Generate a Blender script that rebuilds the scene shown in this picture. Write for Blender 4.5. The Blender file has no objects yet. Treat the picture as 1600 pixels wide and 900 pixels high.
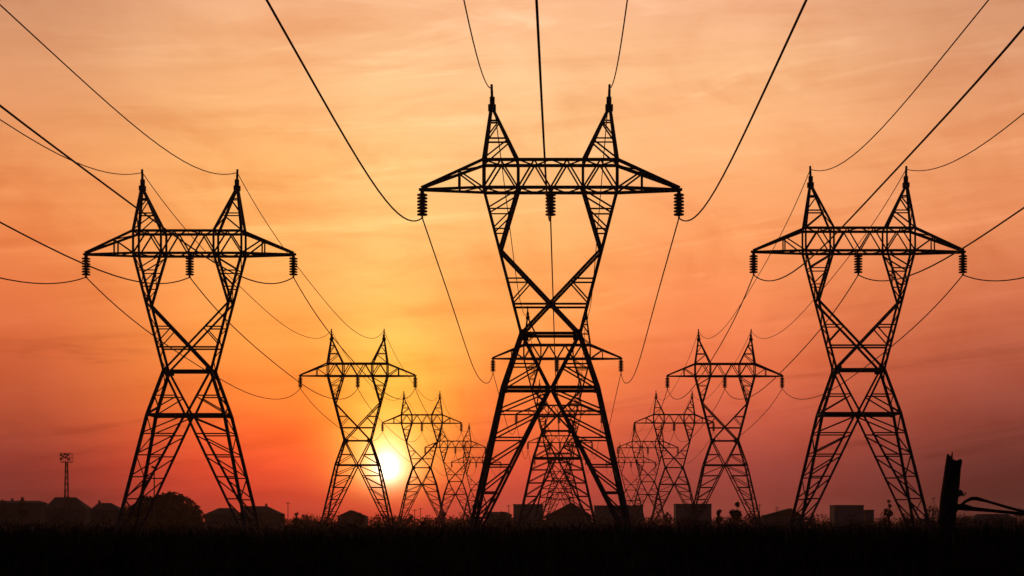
import bpy, math, random
from mathutils import Vector, Matrix

random.seed(7)
scn = bpy.context.scene
COL = scn.collection

# ------------------------------------------------------------------ camera
EYE = 1.6            # eye height, metres
F = 2228.0           # focal length in pixels of the 1600 px wide photograph
VPX, HOR = 877.0, 823.0   # where the view axis meets the photograph
cam_d = bpy.data.cameras.new("camera")
cam = bpy.data.objects.new("camera", cam_d)
COL.objects.link(cam)
cam.location = (0, 0, EYE)
cam.rotation_euler = (math.radians(90), 0, 0)
cam_d.sensor_width = 36.0
cam_d.lens = 36.0 * F / 1600.0
cam_d.shift_x = (800.0 - VPX) / 1600.0
cam_d.shift_y = (HOR - 450.0) / 1600.0
cam_d.clip_start = 0.1
cam_d.clip_end = 20000.0
scn.camera = cam

# ------------------------------------------------------------------ colour management, sampling
scn.view_settings.view_transform = 'Standard'
scn.view_settings.look = 'None'
scn.view_settings.exposure = 0.0
scn.view_settings.gamma = 1.0
scn.view_settings.use_curve_mapping = False
scn.render.engine = 'CYCLES'
scn.cycles.volume_bounces = 0
scn.cycles.max_bounces = 6
scn.cycles.transparent_max_bounces = 8

# ------------------------------------------------------------------ sky
SUN_AZ = math.atan2(605 - VPX, F)
SUN_EL = math.atan2(HOR - 730, math.hypot(F, 605 - VPX))
SUN_DIR = Vector((math.sin(SUN_AZ) * math.cos(SUN_EL), math.cos(SUN_AZ) * math.cos(SUN_EL), math.sin(SUN_EL)))


def lin(c):
    return tuple(((v / 255.0) / 12.92 if v / 255.0 <= 0.04045 else ((v / 255.0 + 0.055) / 1.055) ** 2.4) for v in c)


world = bpy.data.worlds.new("World")
scn.world = world
world.use_nodes = True
nt = world.node_tree
nt.nodes.clear()
N = nt.nodes.new
LK = nt.links.new


def mth(op, a, b=None, c=None, clamp=False):
    n = N('ShaderNodeMath')
    n.operation = op
    n.use_clamp = clamp
    for i, v in enumerate((a, b, c)):
        if v is None:
            continue
        if isinstance(v, (int, float)):
            n.inputs[i].default_value = v
        else:
            LK(v, n.inputs[i])
    return n.outputs[0]


def smooth(v, a, b, ta=0.0, tb=1.0):
    n = N('ShaderNodeMapRange')
    n.interpolation_type = 'SMOOTHSTEP'
    LK(v, n.inputs['Value'])
    n.inputs['From Min'].default_value = a
    n.inputs['From Max'].default_value = b
    n.inputs['To Min'].default_value = ta
    n.inputs['To Max'].default_value = tb
    return n.outputs[0]


def mixc(fac, a, b, mode='MIX', clampfac=True):
    n = N('ShaderNodeMix')
    n.data_type = 'RGBA'
    n.blend_type = mode
    n.clamp_factor = clampfac
    for i, v in ((0, fac), (6, a), (7, b)):
        if isinstance(v, (int, float)):
            n.inputs[i].default_value = v
        elif isinstance(v, tuple):
            n.inputs[i].default_value = (v[0], v[1], v[2], 1)
        else:
            LK(v, n.inputs[i])
    return n.outputs[2]


tc = N('ShaderNodeTexCoord')
sep = N('ShaderNodeSeparateXYZ')
LK(tc.outputs['Generated'], sep.inputs[0])
sx, sy, sz = sep.outputs
az = mth('MULTIPLY', mth('ARCTAN2', sx, sy), 180 / math.pi)
el = mth('MULTIPLY', mth('ARCSINE', sz), 180 / math.pi)
EL0, EL1 = -4.0, 90.0


def ramp(stops):
    """colour over elevation (degrees), sRGB 0-255"""
    n = N('ShaderNodeValToRGB')
    n.color_ramp.interpolation = 'EASE'
    e = n.color_ramp.elements
    stops = sorted(stops)
    while len(e) < len(stops):
        e.new(0.5)
    for i, (d, c) in enumerate(stops):
        e[i].position = max(0.0, min(1.0, (d - EL0) / (EL1 - EL0)))
        r, g, b = lin(c)
        e[i].color = (r, g, b, 1)
    LK(mth('DIVIDE', mth('SUBTRACT', el, EL0), EL1 - EL0), n.inputs[0])
    n.color_ramp.interpolation = 'LINEAR'
    return n.outputs[0]


HIGH = [(26, (176, 132, 112)), (36, (118, 98, 100)), (55, (70, 68, 86)), (90, (48, 52, 74))]
SKY_COLUMNS = [
    # azimuth from the view axis in degrees, colours over elevation
    (-21.2, [(-2, (98, 36, 36)), (1.0, (116, 43, 42)), (2.4, (138, 53, 47)), (4.6, (176, 76, 52)), (6.7, (204, 94, 58)), (9, (226, 117, 68)), (11.5, (236, 139, 82)), (14, (233, 150, 94)), (17.0, (217, 147, 102)), (20.5, (202, 142, 108))] + HIGH),
    (-10.8, [(-2, (142, 40, 38)), (1.0, (198, 56, 44)), (2.4, (238, 76, 46)), (3.6, (252, 98, 48)), (5.0, (254, 128, 54)), (7.5, (254, 156, 72)), (10, (254, 171, 92)), (14, (253, 182, 110)), (17.5, (249, 184, 128)), (20.5, (241, 176, 132))] + HIGH),
    (-6.9, [(-2, (150, 42, 38)), (0.6, (206, 58, 44)), (1.6, (240, 84, 48)), (2.8, (255, 136, 56)), (4.5, (255, 176, 66)), (6.2, (255, 190, 80)), (8.5, (255, 189, 96)), (11, (255, 195, 114)), (14.5, (254, 200, 130)), (18, (253, 197, 142)), (20.5, (250, 188, 143))] + HIGH),
    (-2.2, [(-2, (128, 46, 46)), (1.0, (184, 64, 56)), (2.4, (212, 76, 56)), (4.2, (242, 110, 60)), (6.2, (254, 142, 70)), (8.5, (255, 163, 86)), (11.5, (254, 181, 108)), (15, (254, 195, 131)), (18, (253, 195, 142)), (20.5, (251, 188, 142))] + HIGH),
    (5.6, [(-2, (108, 46, 48)), (1.0, (138, 58, 54)), (2.4, (158, 68, 61)), (4.2, (200, 88, 68)), (6.2, (230, 111, 74)), (8.8, (244, 136, 84)), (11.5, (250, 157, 98)), (14.5, (252, 177, 118)), (17.5, (250, 186, 132)), (20.5, (240, 174, 132))] + HIGH),
    (17.8, [(-2, (70, 36, 34)), (1.0, (82, 41, 38)), (2.4, (100, 48, 44)), (4.2, (134, 62, 53)), (6.2, (172, 82, 64)), (8.8, (208, 109, 74)), (11.5, (229, 137, 89)), (14.5, (232, 150, 100)), (17.5, (221, 152, 110)), (20.5, (209, 146, 110))] + HIGH),
    (60.0, [(-2, (52, 34, 36)), (1, (62, 38, 40)), (6, (104, 62, 58)), (12, (120, 82, 74)), (20, (104, 80, 80))] + HIGH[1:]),
    (130.0, [(-2, (22, 20, 26)), (2, (30, 26, 34)), (8, (46, 38, 48)), (20, (56, 50, 64))] + HIGH[2:]),
]
# the sky is a loop: left of the first column it runs down to the same dusk that closes the right side
azl = mth('ABSOLUTE', az)
cols = [ramp(s) for _, s in SKY_COLUMNS]
sky_c = cols[0]
for i in range(1, 6):
    sky_c = mixc(smooth(az, SKY_COLUMNS[i - 1][0], SKY_COLUMNS[i][0]), sky_c, cols[i])
sky_c = mixc(smooth(azl, 20, 62), sky_c, cols[6])
sky_c = mixc(smooth(azl, 60, 130), sky_c, cols[7])

# thin high streaks of cloud, long in azimuth and slightly rising
cmb = N('ShaderNodeCombineXYZ')
LK(mth('MULTIPLY', az, 0.055), cmb.inputs[0])
LK(mth('ADD', mth('MULTIPLY', el, 0.55), mth('MULTIPLY', az, -0.035)), cmb.inputs[1])
n1 = N('ShaderNodeTexNoise')
n1.inputs['Scale'].default_value = 1.0
n1.inputs['Detail'].default_value = 6.0
n1.inputs['Roughness'].default_value = 0.62
n1.inputs['Distortion'].default_value = 1.1
LK(cmb.outputs[0], n1.inputs['Vector'])
cmb2 = N('ShaderNodeCombineXYZ')
LK(mth('MULTIPLY', az, 0.11), cmb2.inputs[0])
LK(mth('ADD', mth('MULTIPLY', el, 0.16), mth('MULTIPLY', az, 0.03)), cmb2.inputs[1])
cmb2.inputs[2].default_value = 7.3
n2 = N('ShaderNodeTexNoise')
n2.inputs['Scale'].default_value = 1.0
n2.inputs['Detail'].default_value = 7.0
n2.inputs['Roughness'].default_value = 0.6
n2.inputs['Distortion'].default_value = 1.8
LK(cmb2.outputs[0], n2.inputs['Vector'])
str1 = mth('ADD', mth('MULTIPLY', mth('SUBTRACT', n1.outputs[0], 0.5), 0.95), mth('MULTIPLY', mth('SUBTRACT', n2.outputs[0], 0.5), 0.95))
bright = mth('MAXIMUM', str1, 0.0)
dark = mth('MAXIMUM', mth('MULTIPLY', str1, -1.0), 0.0)
sky_c = mixc(mth('MULTIPLY', bright, 2.2, clamp=True), sky_c, mixc(1.0, sky_c, (1.12, 1.20, 1.30), 'MULTIPLY'))
sky_c = mixc(mth('MULTIPLY', dark, 2.6, clamp=True), sky_c, mixc(1.0, sky_c, (0.86, 0.70, 0.60), 'MULTIPLY'))

# sparse long wisps: pale where the light still reaches them, dark against the low glow
cmb3 = N('ShaderNodeCombineXYZ')
LK(mth('MULTIPLY', az, 0.075), cmb3.inputs[0])
LK(mth('ADD', mth('MULTIPLY', el, 0.75), mth('MULTIPLY', az, -0.08)), cmb3.inputs[1])
cmb3.inputs[2].default_value = 3.1
n3 = N('ShaderNodeTexNoise')
n3.inputs['Scale'].default_value = 1.0
n3.inputs['Detail'].default_value = 8.0
n3.inputs['Roughness'].default_value = 0.6
n3.inputs['Distortion'].default_value = 0.9
LK(cmb3.outputs[0], n3.inputs['Vector'])
wisp = smooth(n3.outputs[0], 0.52, 0.78)
sky_c = mixc(mth('MULTIPLY', wisp, smooth(el, 5.0, 11.0), clamp=True), sky_c, mixc(1.0, sky_c, (1.14, 1.28, 1.42), 'MULTIPLY'))
wisp2 = smooth(n3.outputs[0], 0.46, 0.24)
sky_c = mixc(mth('MULTIPLY', wisp2, smooth(el, 12.0, 5.0), clamp=True), sky_c, mixc(1.0, sky_c, (0.70, 0.62, 0.66), 'MULTIPLY'))

# glow and disc of the sun, in the sky itself
dot = N('ShaderNodeVectorMath')
dot.operation = 'DOT_PRODUCT'
LK(tc.outputs['Generated'], dot.inputs[0])
dot.inputs[1].default_value = SUN_DIR
daz = mth('SUBTRACT', az, math.degrees(SUN_AZ))
dele = mth('SUBTRACT', el, math.degrees(SUN_EL))
# squeezed below the sun (thicker air), drawn out above it
up = mth('MAXIMUM', dele, 0.0)
dn = mth('MINIMUM', dele, 0.0)


def blob(wx, wu, wd, p=1.0):
    q = mth('ADD', mth('POWER', mth('DIVIDE', daz, wx), 2.0),
            mth('ADD', mth('POWER', mth('DIVIDE', up, wu), 2.0), mth('POWER', mth('DIVIDE', dn, wd), 2.0)))
    return mth('EXPONENT', mth('MULTIPLY', mth('POWER', q, p), -1.0))


def addglow(c, fac, col, strength):
    return mixc(fac, c, tuple(v * strength for v in col), 'ADD')


sky_c = addglow(sky_c, blob(3.2, 4.2, 1.1), (0.50, 0.24, 0.0), 0.34)
sky_c = addglow(sky_c, blob(1.45, 2.0, 0.9), (0.9, 0.62, 0.16), 0.85)
sky_c = addglow(sky_c, blob(0.66, 0.85, 0.62), (1.0, 0.95, 0.75), 1.2)
sky_c = addglow(sky_c, blob(0.32, 0.38, 0.36, 1.0), (1.0, 0.95, 0.8), 2.5)

bg = N('ShaderNodeBackground')
LK(sky_c, bg.inputs[0])
bg.inputs[1].default_value = 1.0
nish = N('ShaderNodeTexSky')
nish.sky_type = 'NISHITA'
nish.sun_disc = False
nish.sun_elevation = SUN_EL
nish.sun_rotation = SUN_AZ
nish.air_density = 2.0
nish.dust_density = 4.0
bg2 = N('ShaderNodeBackground')
LK(nish.outputs[0], bg2.inputs[0])
bg2.inputs[1].default_value = 0.01
addsh = N('ShaderNodeAddShader')
LK(bg.outputs[0], addsh.inputs[0])
LK(bg2.outputs[0], addsh.inputs[1])
wo = N('ShaderNodeOutputWorld')
LK(addsh.outputs[0], wo.inputs[0])

# ------------------------------------------------------------------ sun
sun_d = bpy.data.lights.new("sun", 'SUN')
sun_d.energy = 0.2
sun_d.angle = math.radians(0.55)
sun_d.color = (1.0, 0.36, 0.12)
sun = bpy.data.objects.new("sun", sun_d)
COL.objects.link(sun)
sun.rotation_euler = SUN_DIR.to_track_quat('Z', 'Y').to_euler()
sun.location = (0, 0, 80)


# ------------------------------------------------------------------ materials
def material(name, base, rough=0.8, spec=0.3, var=0.35, scale=3.0, bump=0.0, base2=None, metallic=0.0):
    m = bpy.data.materials.new(name)
    m.use_nodes = True
    t = m.node_tree
    b = t.nodes['Principled BSDF']
    b.inputs['Roughness'].default_value = rough
    b.inputs['Specular IOR Level'].default_value = spec
    b.inputs['Metallic'].default_value = metallic
    c = t.nodes.new('ShaderNodeTexCoord')
    n = t.nodes.new('ShaderNodeTexNoise')
    n.inputs['Scale'].default_value = scale
    n.inputs['Detail'].default_value = 5.0
    t.links.new(c.outputs['Object'], n.inputs['Vector'])
    r = t.nodes.new('ShaderNodeValToRGB')
    r.color_ramp.elements[0].position = 0.3
    r.color_ramp.elements[1].position = 0.7
    lo = tuple(v * (1 - var) for v in base)
    hi = base2 if base2 else tuple(v * (1 + var) for v in base)
    r.color_ramp.elements[0].color = (*lo, 1)
    r.color_ramp.elements[1].color = (*hi, 1)
    t.links.new(n.outputs[0], r.inputs[0])
    t.links.new(r.outputs[0], b.inputs['Base Color'])
    if bump:
        bp = t.nodes.new('ShaderNodeBump')
        bp.inputs['Strength'].default_value = bump
        t.links.new(n.outputs[0], bp.inputs['Height'])
        t.links.new(bp.outputs[0], b.inputs['Normal'])
    return m


M = {
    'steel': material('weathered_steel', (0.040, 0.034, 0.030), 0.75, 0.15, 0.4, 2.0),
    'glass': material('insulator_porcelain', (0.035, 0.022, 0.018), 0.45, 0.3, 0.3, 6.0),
    'cable': material('cable_aluminium', (0.05, 0.045, 0.04), 0.7, 0.15, 0.2, 1.0),
    'concrete': material('footing_concrete', (0.11, 0.10, 0.09), 0.95, 0.1, 0.3, 5.0, 0.4),
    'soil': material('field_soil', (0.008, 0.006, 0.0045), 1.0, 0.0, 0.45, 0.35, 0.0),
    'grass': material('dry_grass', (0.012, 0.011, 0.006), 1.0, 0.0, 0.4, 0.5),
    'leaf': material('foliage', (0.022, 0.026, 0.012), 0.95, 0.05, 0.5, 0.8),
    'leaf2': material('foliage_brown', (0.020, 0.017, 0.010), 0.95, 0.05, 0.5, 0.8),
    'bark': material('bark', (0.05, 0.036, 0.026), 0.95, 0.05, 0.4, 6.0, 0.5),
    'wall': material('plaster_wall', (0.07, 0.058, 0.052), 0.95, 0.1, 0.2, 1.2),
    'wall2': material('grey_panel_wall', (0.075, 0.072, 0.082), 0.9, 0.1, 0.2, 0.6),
    'roof': material('roof_tile', (0.06, 0.035, 0.028), 0.9, 0.1, 0.3, 2.0),
    'pane': material('window_pane', (0.02, 0.02, 0.025), 0.15, 0.5, 0.1, 1.0),
    'frame': material('window_frame', (0.16, 0.15, 0.14), 0.7, 0.2, 0.1, 1.0),
    'wood': material('old_timber', (0.024, 0.017, 0.012), 0.95, 0.05, 0.5, 9.0, 0.6),
}


# ------------------------------------------------------------------ mesh helpers
class MB:
    def __init__(self):
        self.v = []
        self.f = []

    def bar(self, p, q, w, profile='L', face=None):
        """a steel member from p to q; 'L' angle iron, 'B' square bar"""
        p, q = Vector(p), Vector(q)
        d = (q - p)
        if d.length < 1e-6:
            return self
        d.normalize()
        ref = Vector((0, 1, 0)) if abs(d.y) < 0.9 else Vector((1, 0, 0))
        a = d.cross(ref).normalized()
        b = a.cross(d).normalized()
        h = w / 2
        t = max(w * 0.16, 0.012)
        if profile == 'L':
            sec = [(-h, -h), (h, -h), (h, -h + t), (-h + t, -h + t), (-h + t, h), (-h, h)]
        else:
            sec = [(-h, -h), (h, -h), (h, h), (-h, h)]
        o = len(self.v)
        n = len(sec)
        for e in (p, q):
            for s, u in sec:
                self.v.append(tuple(e + a * s + b * u))
        for i in range(n):
            j = (i + 1) % n
            self.f.append((o + i, o + j, o + n + j, o + n + i))
        if profile == 'L':
            for k in (0, n):
                self.f.append((o + k, o + k + 1, o + k + 2, o + k + 3))
                self.f.append((o + k, o + k + 3, o + k + 4, o + k + 5))
        else:
            self.f.append((o, o + 1, o + 2, o + 3))
            self.f.append((o + 4, o + 5, o + 6, o + 7))
        return self

    def box(self, c, s, rz=0.0):
        o = len(self.v)
        cs, sn = math.cos(rz), math.sin(rz)
        for z in (-1, 1):
            for y in (-1, 1):
                for x in (-1, 1):
                    lx, ly = x * s[0] / 2, y * s[1] / 2
                    self.v.append((c[0] + lx * cs - ly * sn, c[1] + lx * sn + ly * cs, c[2] + z * s[2] / 2))
        for q in ((0, 1, 3, 2), (4, 6, 7, 5), (0, 4, 5, 1), (2, 3, 7, 6), (0, 2, 6, 4), (1, 5, 7, 3)):
            self.f.append(tuple(o + i for i in reversed(q)))
        return self

    def poly(self, pts, faces):
        o = len(self.v)
        self.v += [tuple(p) for p in pts]
        self.f += [tuple(o + i for i in f) for f in faces]
        return self

    def tube(self, pts, radii, n=6, cap=True):
        pts = [Vector(p) for p in pts]
        if isinstance(radii, (int, float)):
            radii = [radii] * len(pts)
        o = len(self.v)
        for i, p in enumerate(pts):
            d = (pts[min(i + 1, len(pts) - 1)] - pts[max(i - 1, 0)]).normalized()
            ref = Vector((0, 0, 1)) if abs(d.z) < 0.9 else Vector((1, 0, 0))
            a = d.cross(ref).normalized()
            b = a.cross(d).normalized()
            for k in range(n):
                t = 2 * math.pi * k / n
                self.v.append(tuple(p + (a * math.cos(t) + b * math.sin(t)) * radii[i]))
        for i in range(len(pts) - 1):
            for k in range(n):
                j = (k + 1) % n
                self.f.append((o + i * n + k, o + i * n + j, o + (i + 1) * n + j, o + (i + 1) * n + k))
        if cap:
            self.f.append(tuple(o + k for k in range(n)))
            e = o + (len(pts) - 1) * n
            self.f.append(tuple(e + k for k in range(n)))
        return self

    def lathe(self, prof, n=12, c=(0, 0, 0)):
        """profile of (radius, z) from the top to the bottom"""
        o = len(self.v)
        for r, z in prof:
            for k in range(n):
                t = 2 * math.pi * k / n
                self.v.append((c[0] + r * math.cos(t), c[1] + r * math.sin(t), c[2] + z))
        for i in range(len(prof) - 1):
            for k in range(n):
                j = (k + 1) % n
                self.f.append((o + i * n + k, o + i * n + j, o + (i + 1) * n + j, o + (i + 1) * n + k))
        self.f.append(tuple(o + k for k in range(n)))
        e = o + (len(prof) - 1) * n
        self.f.append(tuple(e + k for k in range(n)))
        return self

    def mesh(self, name, mat):
        me = bpy.data.meshes.new(name)
        me.from_pydata(self.v, [], self.f)
        me.materials.append(mat)
        me.update()
        return me

    def build(self, name, mat, parent=None):
        return link(name, self.mesh(name, mat), parent)


def link(name, data, parent=None):
    o = bpy.data.objects.new(name, data)
    COL.objects.link(o)
    if parent:
        o.parent = parent
    return o


def tag(o, label=None, cat=None, group=None, kind=None):
    for k, v in (('label', label), ('category', cat), ('group', group), ('kind', kind)):
        if v:
            o[k] = v
    return o


def thing(name, label, cat, loc=(0, 0, 0), rz=0.0, group=None):
    o = bpy.data.objects.new(name, None)
    o.empty_display_size = 0.5
    COL.objects.link(o)
    o.location = loc
    o.rotation_euler = (0, 0, rz)
    return tag(o, label, cat, group)


def copy_tree(o, parent=None):
    c = o.copy()
    COL.objects.link(c)
    if parent:
        c.parent = parent
    for ch in list(KIDS.get(o.name, ())):
        k = copy_tree(ch, c)
        KIDS.setdefault(c.name, []).append(k)
    return c


KIDS = {}


def kid(o):
    KIDS.setdefault(o.parent.name, []).append(o)
    return o


def px(x, y, d):
    """the point that photograph pixel (x, y) shows at distance d"""
    return Vector(((x - VPX) * d / F, d, EYE + (HOR - y) * d / F))


# ------------------------------------------------------------------ ground
def swell(x, y):
    """a low rise of the field between the camera and the first pylons"""
    return (1.16 + 0.10 * math.sin(x * 0.13) + 0.07 * math.sin(x * 0.31 + 1.0)) * math.exp(-((y - 52) / 20.0) ** 2)


def terrain():
    mb = MB()
    xs = [-3200, -1800, -900, -450, -220] + [-120 + 12 * i for i in range(21)] + [220, 450, 900, 1800, 3200]
    ys = [-600, -200, -60] + [-20 + 10 * i for i in range(26)] + [260, 300, 360, 440, 560, 720, 950, 1300, 1900, 3200]
    rng = random.Random(3)
    for y in ys:
        for x in xs:
            # low field with shallow undulation, flat where the pylons stand
            z = -0.10 * rng.random() + 0.05 * math.sin(x * 0.09 + y * 0.05)
            mb.v.append((x, y, z - 0.04 + swell(x, y)))
    nx = len(xs)
    for j in range(len(ys) - 1):
        for i in range(nx - 1):
            mb.f.append((j * nx + i, j * nx + i + 1, (j + 1) * nx + i + 1, (j + 1) * nx + i))
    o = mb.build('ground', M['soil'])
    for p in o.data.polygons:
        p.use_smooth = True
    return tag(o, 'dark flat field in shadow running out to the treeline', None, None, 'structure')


terrain()


# ------------------------------------------------------------------ pylons
S = 24.0 / 401.0          # metres for one pixel of the nearest middle pylon


def Z(p):
    return p * S + EYE


DB = 1.12                 # half depth of the tower body
DF = 3.75                 # half depth at the feet
FOOT, KINK, WAIST, JOINT, BEAM_B, BEAM_T = 0.0, 215.0, 300.0, 431.0, 526.0, 569.0
X_FOOT, X_KINK, X_WAIST, X_JOINT, X_OUT, X_IN, X_TIP, X_PEAK = 121.0, 74.0, 45.5, 78.5, 104.0, 50.5, 201.5, 91.5
Z_APEX = 652.0


def half_depth(zp):
    if zp >= WAIST:
        return DB
    return DB + (DF - DB) * (WAIST - zp) / (WAIST + EYE / S)


def P(x, zp, fb, depth=None):
    """node of the tower: x and height in those pixels, fb -1 front, +1 back"""
    if zp <= -EYE / S + 0.01:
        return Vector((x * S, fb * DF, 0.0))
    return Vector((x * S, fb * (half_depth(zp) if depth is None else depth), Z(zp)))


GROUND_Z = -EYE / S
X_GROUND = X_FOOT + (X_FOOT - X_KINK) / KINK * (-GROUND_Z)


def lerp(a, b, t):
    return a + (b - a) * t


def xo_low(z):     # outer leg below the kink, and between kink and waist
    if z <= KINK:
        return lerp(X_KINK, X_GROUND, (KINK - z) / (KINK - GROUND_Z))
    return lerp(X_KINK, X_WAIST, (z - KINK) / (WAIST - KINK))


def xi_low(z):     # inner strut: foot to centre, then centre to waist corner
    if z <= KINK:
        return lerp(0, X_GROUND - 4, (KINK - z) / (KINK - GROUND_Z))
    return lerp(0, X_WAIST, (z - KINK) / (WAIST - KINK))


def xo_neck(z):
    return lerp(X_WAIST, X_OUT, (z - WAIST) / (BEAM_B - WAIST))


def xd_neck(z):    # crossing diagonal, from the joint on one side to the far waist corner
    return lerp(-X_WAIST, X_JOINT, (z - WAIST) / (JOINT - WAIST))


def xi_col(z):
    return lerp(X_JOINT, X_IN, (z - JOINT) / (BEAM_B - JOINT))


def tower_parts():
    """list of (part name, chords, braces, extras); a chord or brace is (p, q, width)"""
    parts = []
    for sd in (-1, 1):
        for fb in (-1, 1):
            # ---- leg from the foot to the waist
            ch = [(P(sd * X_GROUND, GROUND_Z, fb), P(sd * X_KINK, KINK, fb), 0.29),
                  (P(sd * X_KINK, KINK, fb), P(sd * X_WAIST, WAIST, fb), 0.29)]
            br = []
            levels = [KINK, 178, 137, 95, 53, 14]
            for i in range(1, len(levels)):
                a, b = levels[i - 1], levels[i]
                br.append((P(sd * xi_low(b), b, fb), P(sd * xo_low(b), b, fb), 0.13))
                br.append((P(sd * (xi_low(a) + (3 if i == 1 else 0)), a - 2, fb), P(sd * xo_low(b), b + 2, fb), 0.13))
            br.append((P(sd * xi_low(252), 252, fb), P(sd * xo_low(252), 252, fb), 0.13))
            br.append((P(sd * xi_low(250), 250, fb), P(sd * xo_low(KINK + 3), KINK + 3, fb), 0.13))
            if fb == -1:     # side face zigzag is carried by the front leg
                zz = [WAIST, 276, 252, 233, KINK, 178, 137, 95, 53, 14]
                f = -1
                for i in range(1, len(zz)):
                    a, b = zz[i - 1], zz[i]
                    br.append((P(sd * xo_low(a), a, f), P(sd * xo_low(b), b, -f), 0.11))
                    f = -f
            parts.append(('leg', ch, br, 'gusset', (sd, fb)))
            # ---- inner struts
            parts.append(('inner_strut', [(P(sd * (X_GROUND - 4), GROUND_Z, fb), P(sd * 1.5, KINK, fb), 0.20)], [], None, None))
            parts.append(('waist_strut', [(P(sd * 1.5, KINK, fb), P(sd * (X_WAIST - 1), WAIST, fb), 0.19)], [], None, None))
            # ---- neck column from the waist to the beam
            ch = [(P(sd * X_WAIST, WAIST, fb), P(sd * X_OUT, BEAM_B, fb), 0.22)]
            br = []
            br.append((P(sd * xd_neck(385), 385, fb), P(sd * xo_neck(385), 385, fb), 0.13))
            br.append((P(sd * xd_neck(382), 382, fb), P(sd * xo_neck(352), 352, fb), 0.12))
            br.append((P(sd * xi_col(493), 493, fb), P(sd * xo_neck(493), 493, fb), 0.12))
            br.append((P(sd * xi_col(462), 462, fb), P(sd * xo_neck(462), 462, fb), 0.12))
            br.append((P(sd * (X_IN + 1), BEAM_B - 4, fb), P(sd * xo_neck(495), 495, fb), 0.13))
            br.append((P(sd * xi_col(491), 491, fb), P(sd * xo_neck(464), 464, fb), 0.12))
            if fb == -1:
                zz = [BEAM_B, 493, 462, JOINT, 408, 385, 365, 345, 322, WAIST]
                f = -1
                for i in range(1, len(zz)):
                    a, b = zz[i - 1], zz[i]
                    br.append((P(sd * xo_neck(a), a, f), P(sd * xo_neck(b), b, -f), 0.10))
                    f = -f
            parts.append(('neck_column', ch, br, None, None))
            ch = [(P(sd * X_JOINT, JOINT, fb), P(sd * X_IN, BEAM_B, fb), 0.22)]
            br = []
            if fb == 1:
                zz = [BEAM_B, 493, 462, JOINT]
                f = 1
                for i in range(1, len(zz)):
                    a, b = zz[i - 1], zz[i]
                    br.append((P(sd * xi_col(a), a, f), P(sd * xi_col(b), b, -f), 0.10))
                    f = -f
            parts.append(('inner_column', ch, br, None, None))
            parts.append(('neck_diagonal', [(P(sd * X_JOINT, JOINT, fb), P(-sd * X_WAIST, WAIST, fb * 0.995), 0.20)], [], None, None))
            parts.append(('footing', None, None, 'footing', (sd, fb)))
        # side beams
        parts.append(('side_beam', [(P(sd * X_WAIST, WAIST, -1), P(sd * X_WAIST, WAIST, 1), 0.2)], [], None, None))
        parts.append(('side_beam', [(P(sd * X_KINK, KINK, -1), P(sd * X_KINK, KINK, 1), 0.2)], [], None, None))
    for fb in (-1, 1):
        parts.append(('waist_beam', [(P(-X_WAIST, WAIST, fb), P(X_WAIST, WAIST, fb), 0.21)], [], None, None))
        parts.append(('lower_beam', [(P(-X_KINK, KINK, fb), P(X_KINK, KINK, fb), 0.25)], [], None, None))
        zc = 345.5
        parts.append(('neck_beam', [(P(-xo_neck(zc), zc, fb), P(xo_neck(zc), zc, fb), 0.15)], [], None, None))
    # ---- box beam between the two columns
    ch, br = [], []
    for fb in (-1, 1):
        for zz in (BEAM_B, BEAM_T):
            ch.append((P(-X_OUT, zz, fb), P(X_OUT, zz, fb), 0.22))
        for x in (-X_OUT, -X_IN, X_IN, X_OUT):
            br.append((P(x, BEAM_B, fb), P(x, BEAM_T, fb), 0.20))
        bot = [-X_OUT, -X_IN, 0, X_IN, X_OUT]
        for a, b in zip(bot, bot[1:]):
            m = (a + b) / 2
            br.append((P(a, BEAM_B, fb), P(m, BEAM_T, fb), 0.14))
            br.append((P(b, BEAM_B, fb), P(m, BEAM_T, fb), 0.14))
    for zz in (BEAM_B, BEAM_T):
        xs = [-X_OUT, -77, -X_IN, -25, 0, 25, X_IN, 77, X_OUT]
        f = -1
        for a, b in zip(xs, xs[1:]):
            br.append((P(a, zz, f), P(b, zz, -f), 0.10))
            f = -f
    for x in (-X_OUT, -X_IN, X_IN, X_OUT):
        br.append((P(x, BEAM_B, -1), P(x, BEAM_B, 1), 0.14))
        br.append((P(x, BEAM_T, -1), P(x, BEAM_T, 1), 0.14))
    # hanger of the middle insulator string
    br.append((P(0, BEAM_B, -1), P(0, BEAM_B, 1), 0.2))
    parts.append(('crossbeam', ch, br, None, None))
    # ---- crossarms
    for sd in (-1, 1):
        ch, br = [], []
        xv = 142.5
        zu = lerp(BEAM_T, BEAM_B + 3, (xv - X_OUT) / (X_TIP - X_OUT))
        dv = lerp(DB, 0.12, (xv - X_OUT) / (X_TIP - X_OUT))
        for fb in (-1, 1):
            ch.append((P(sd * X_OUT, BEAM_T, fb), P(sd * X_TIP, BEAM_B + 3, fb, 0.12), 0.24))
            ch.append((P(sd * X_OUT, BEAM_B, fb), P(sd * X_TIP, BEAM_B, fb, 0.12), 0.22))
            br.append((P(sd * xv, BEAM_B, fb, dv), P(sd * xv, zu, fb, dv), 0.14))
            br.append((P(sd * X_OUT, BEAM_B, fb), P(sd * xv, zu, fb, dv), 0.14))
        d2 = lerp(DB, 0.12, 0.2)
        br.append((P(sd * xv, BEAM_B, -1, dv), P(sd * xv, BEAM_B, 1, dv), 0.10))
        br.append((P(sd * X_OUT, BEAM_B, -1), P(sd * xv, BEAM_B, 1, dv), 0.10))
        br.append((P(sd * xv, zu, -1, dv), P(sd * X_OUT, BEAM_T, 1), 0.10))
        parts.append(('crossarm', ch, br, 'tip', sd))
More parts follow.
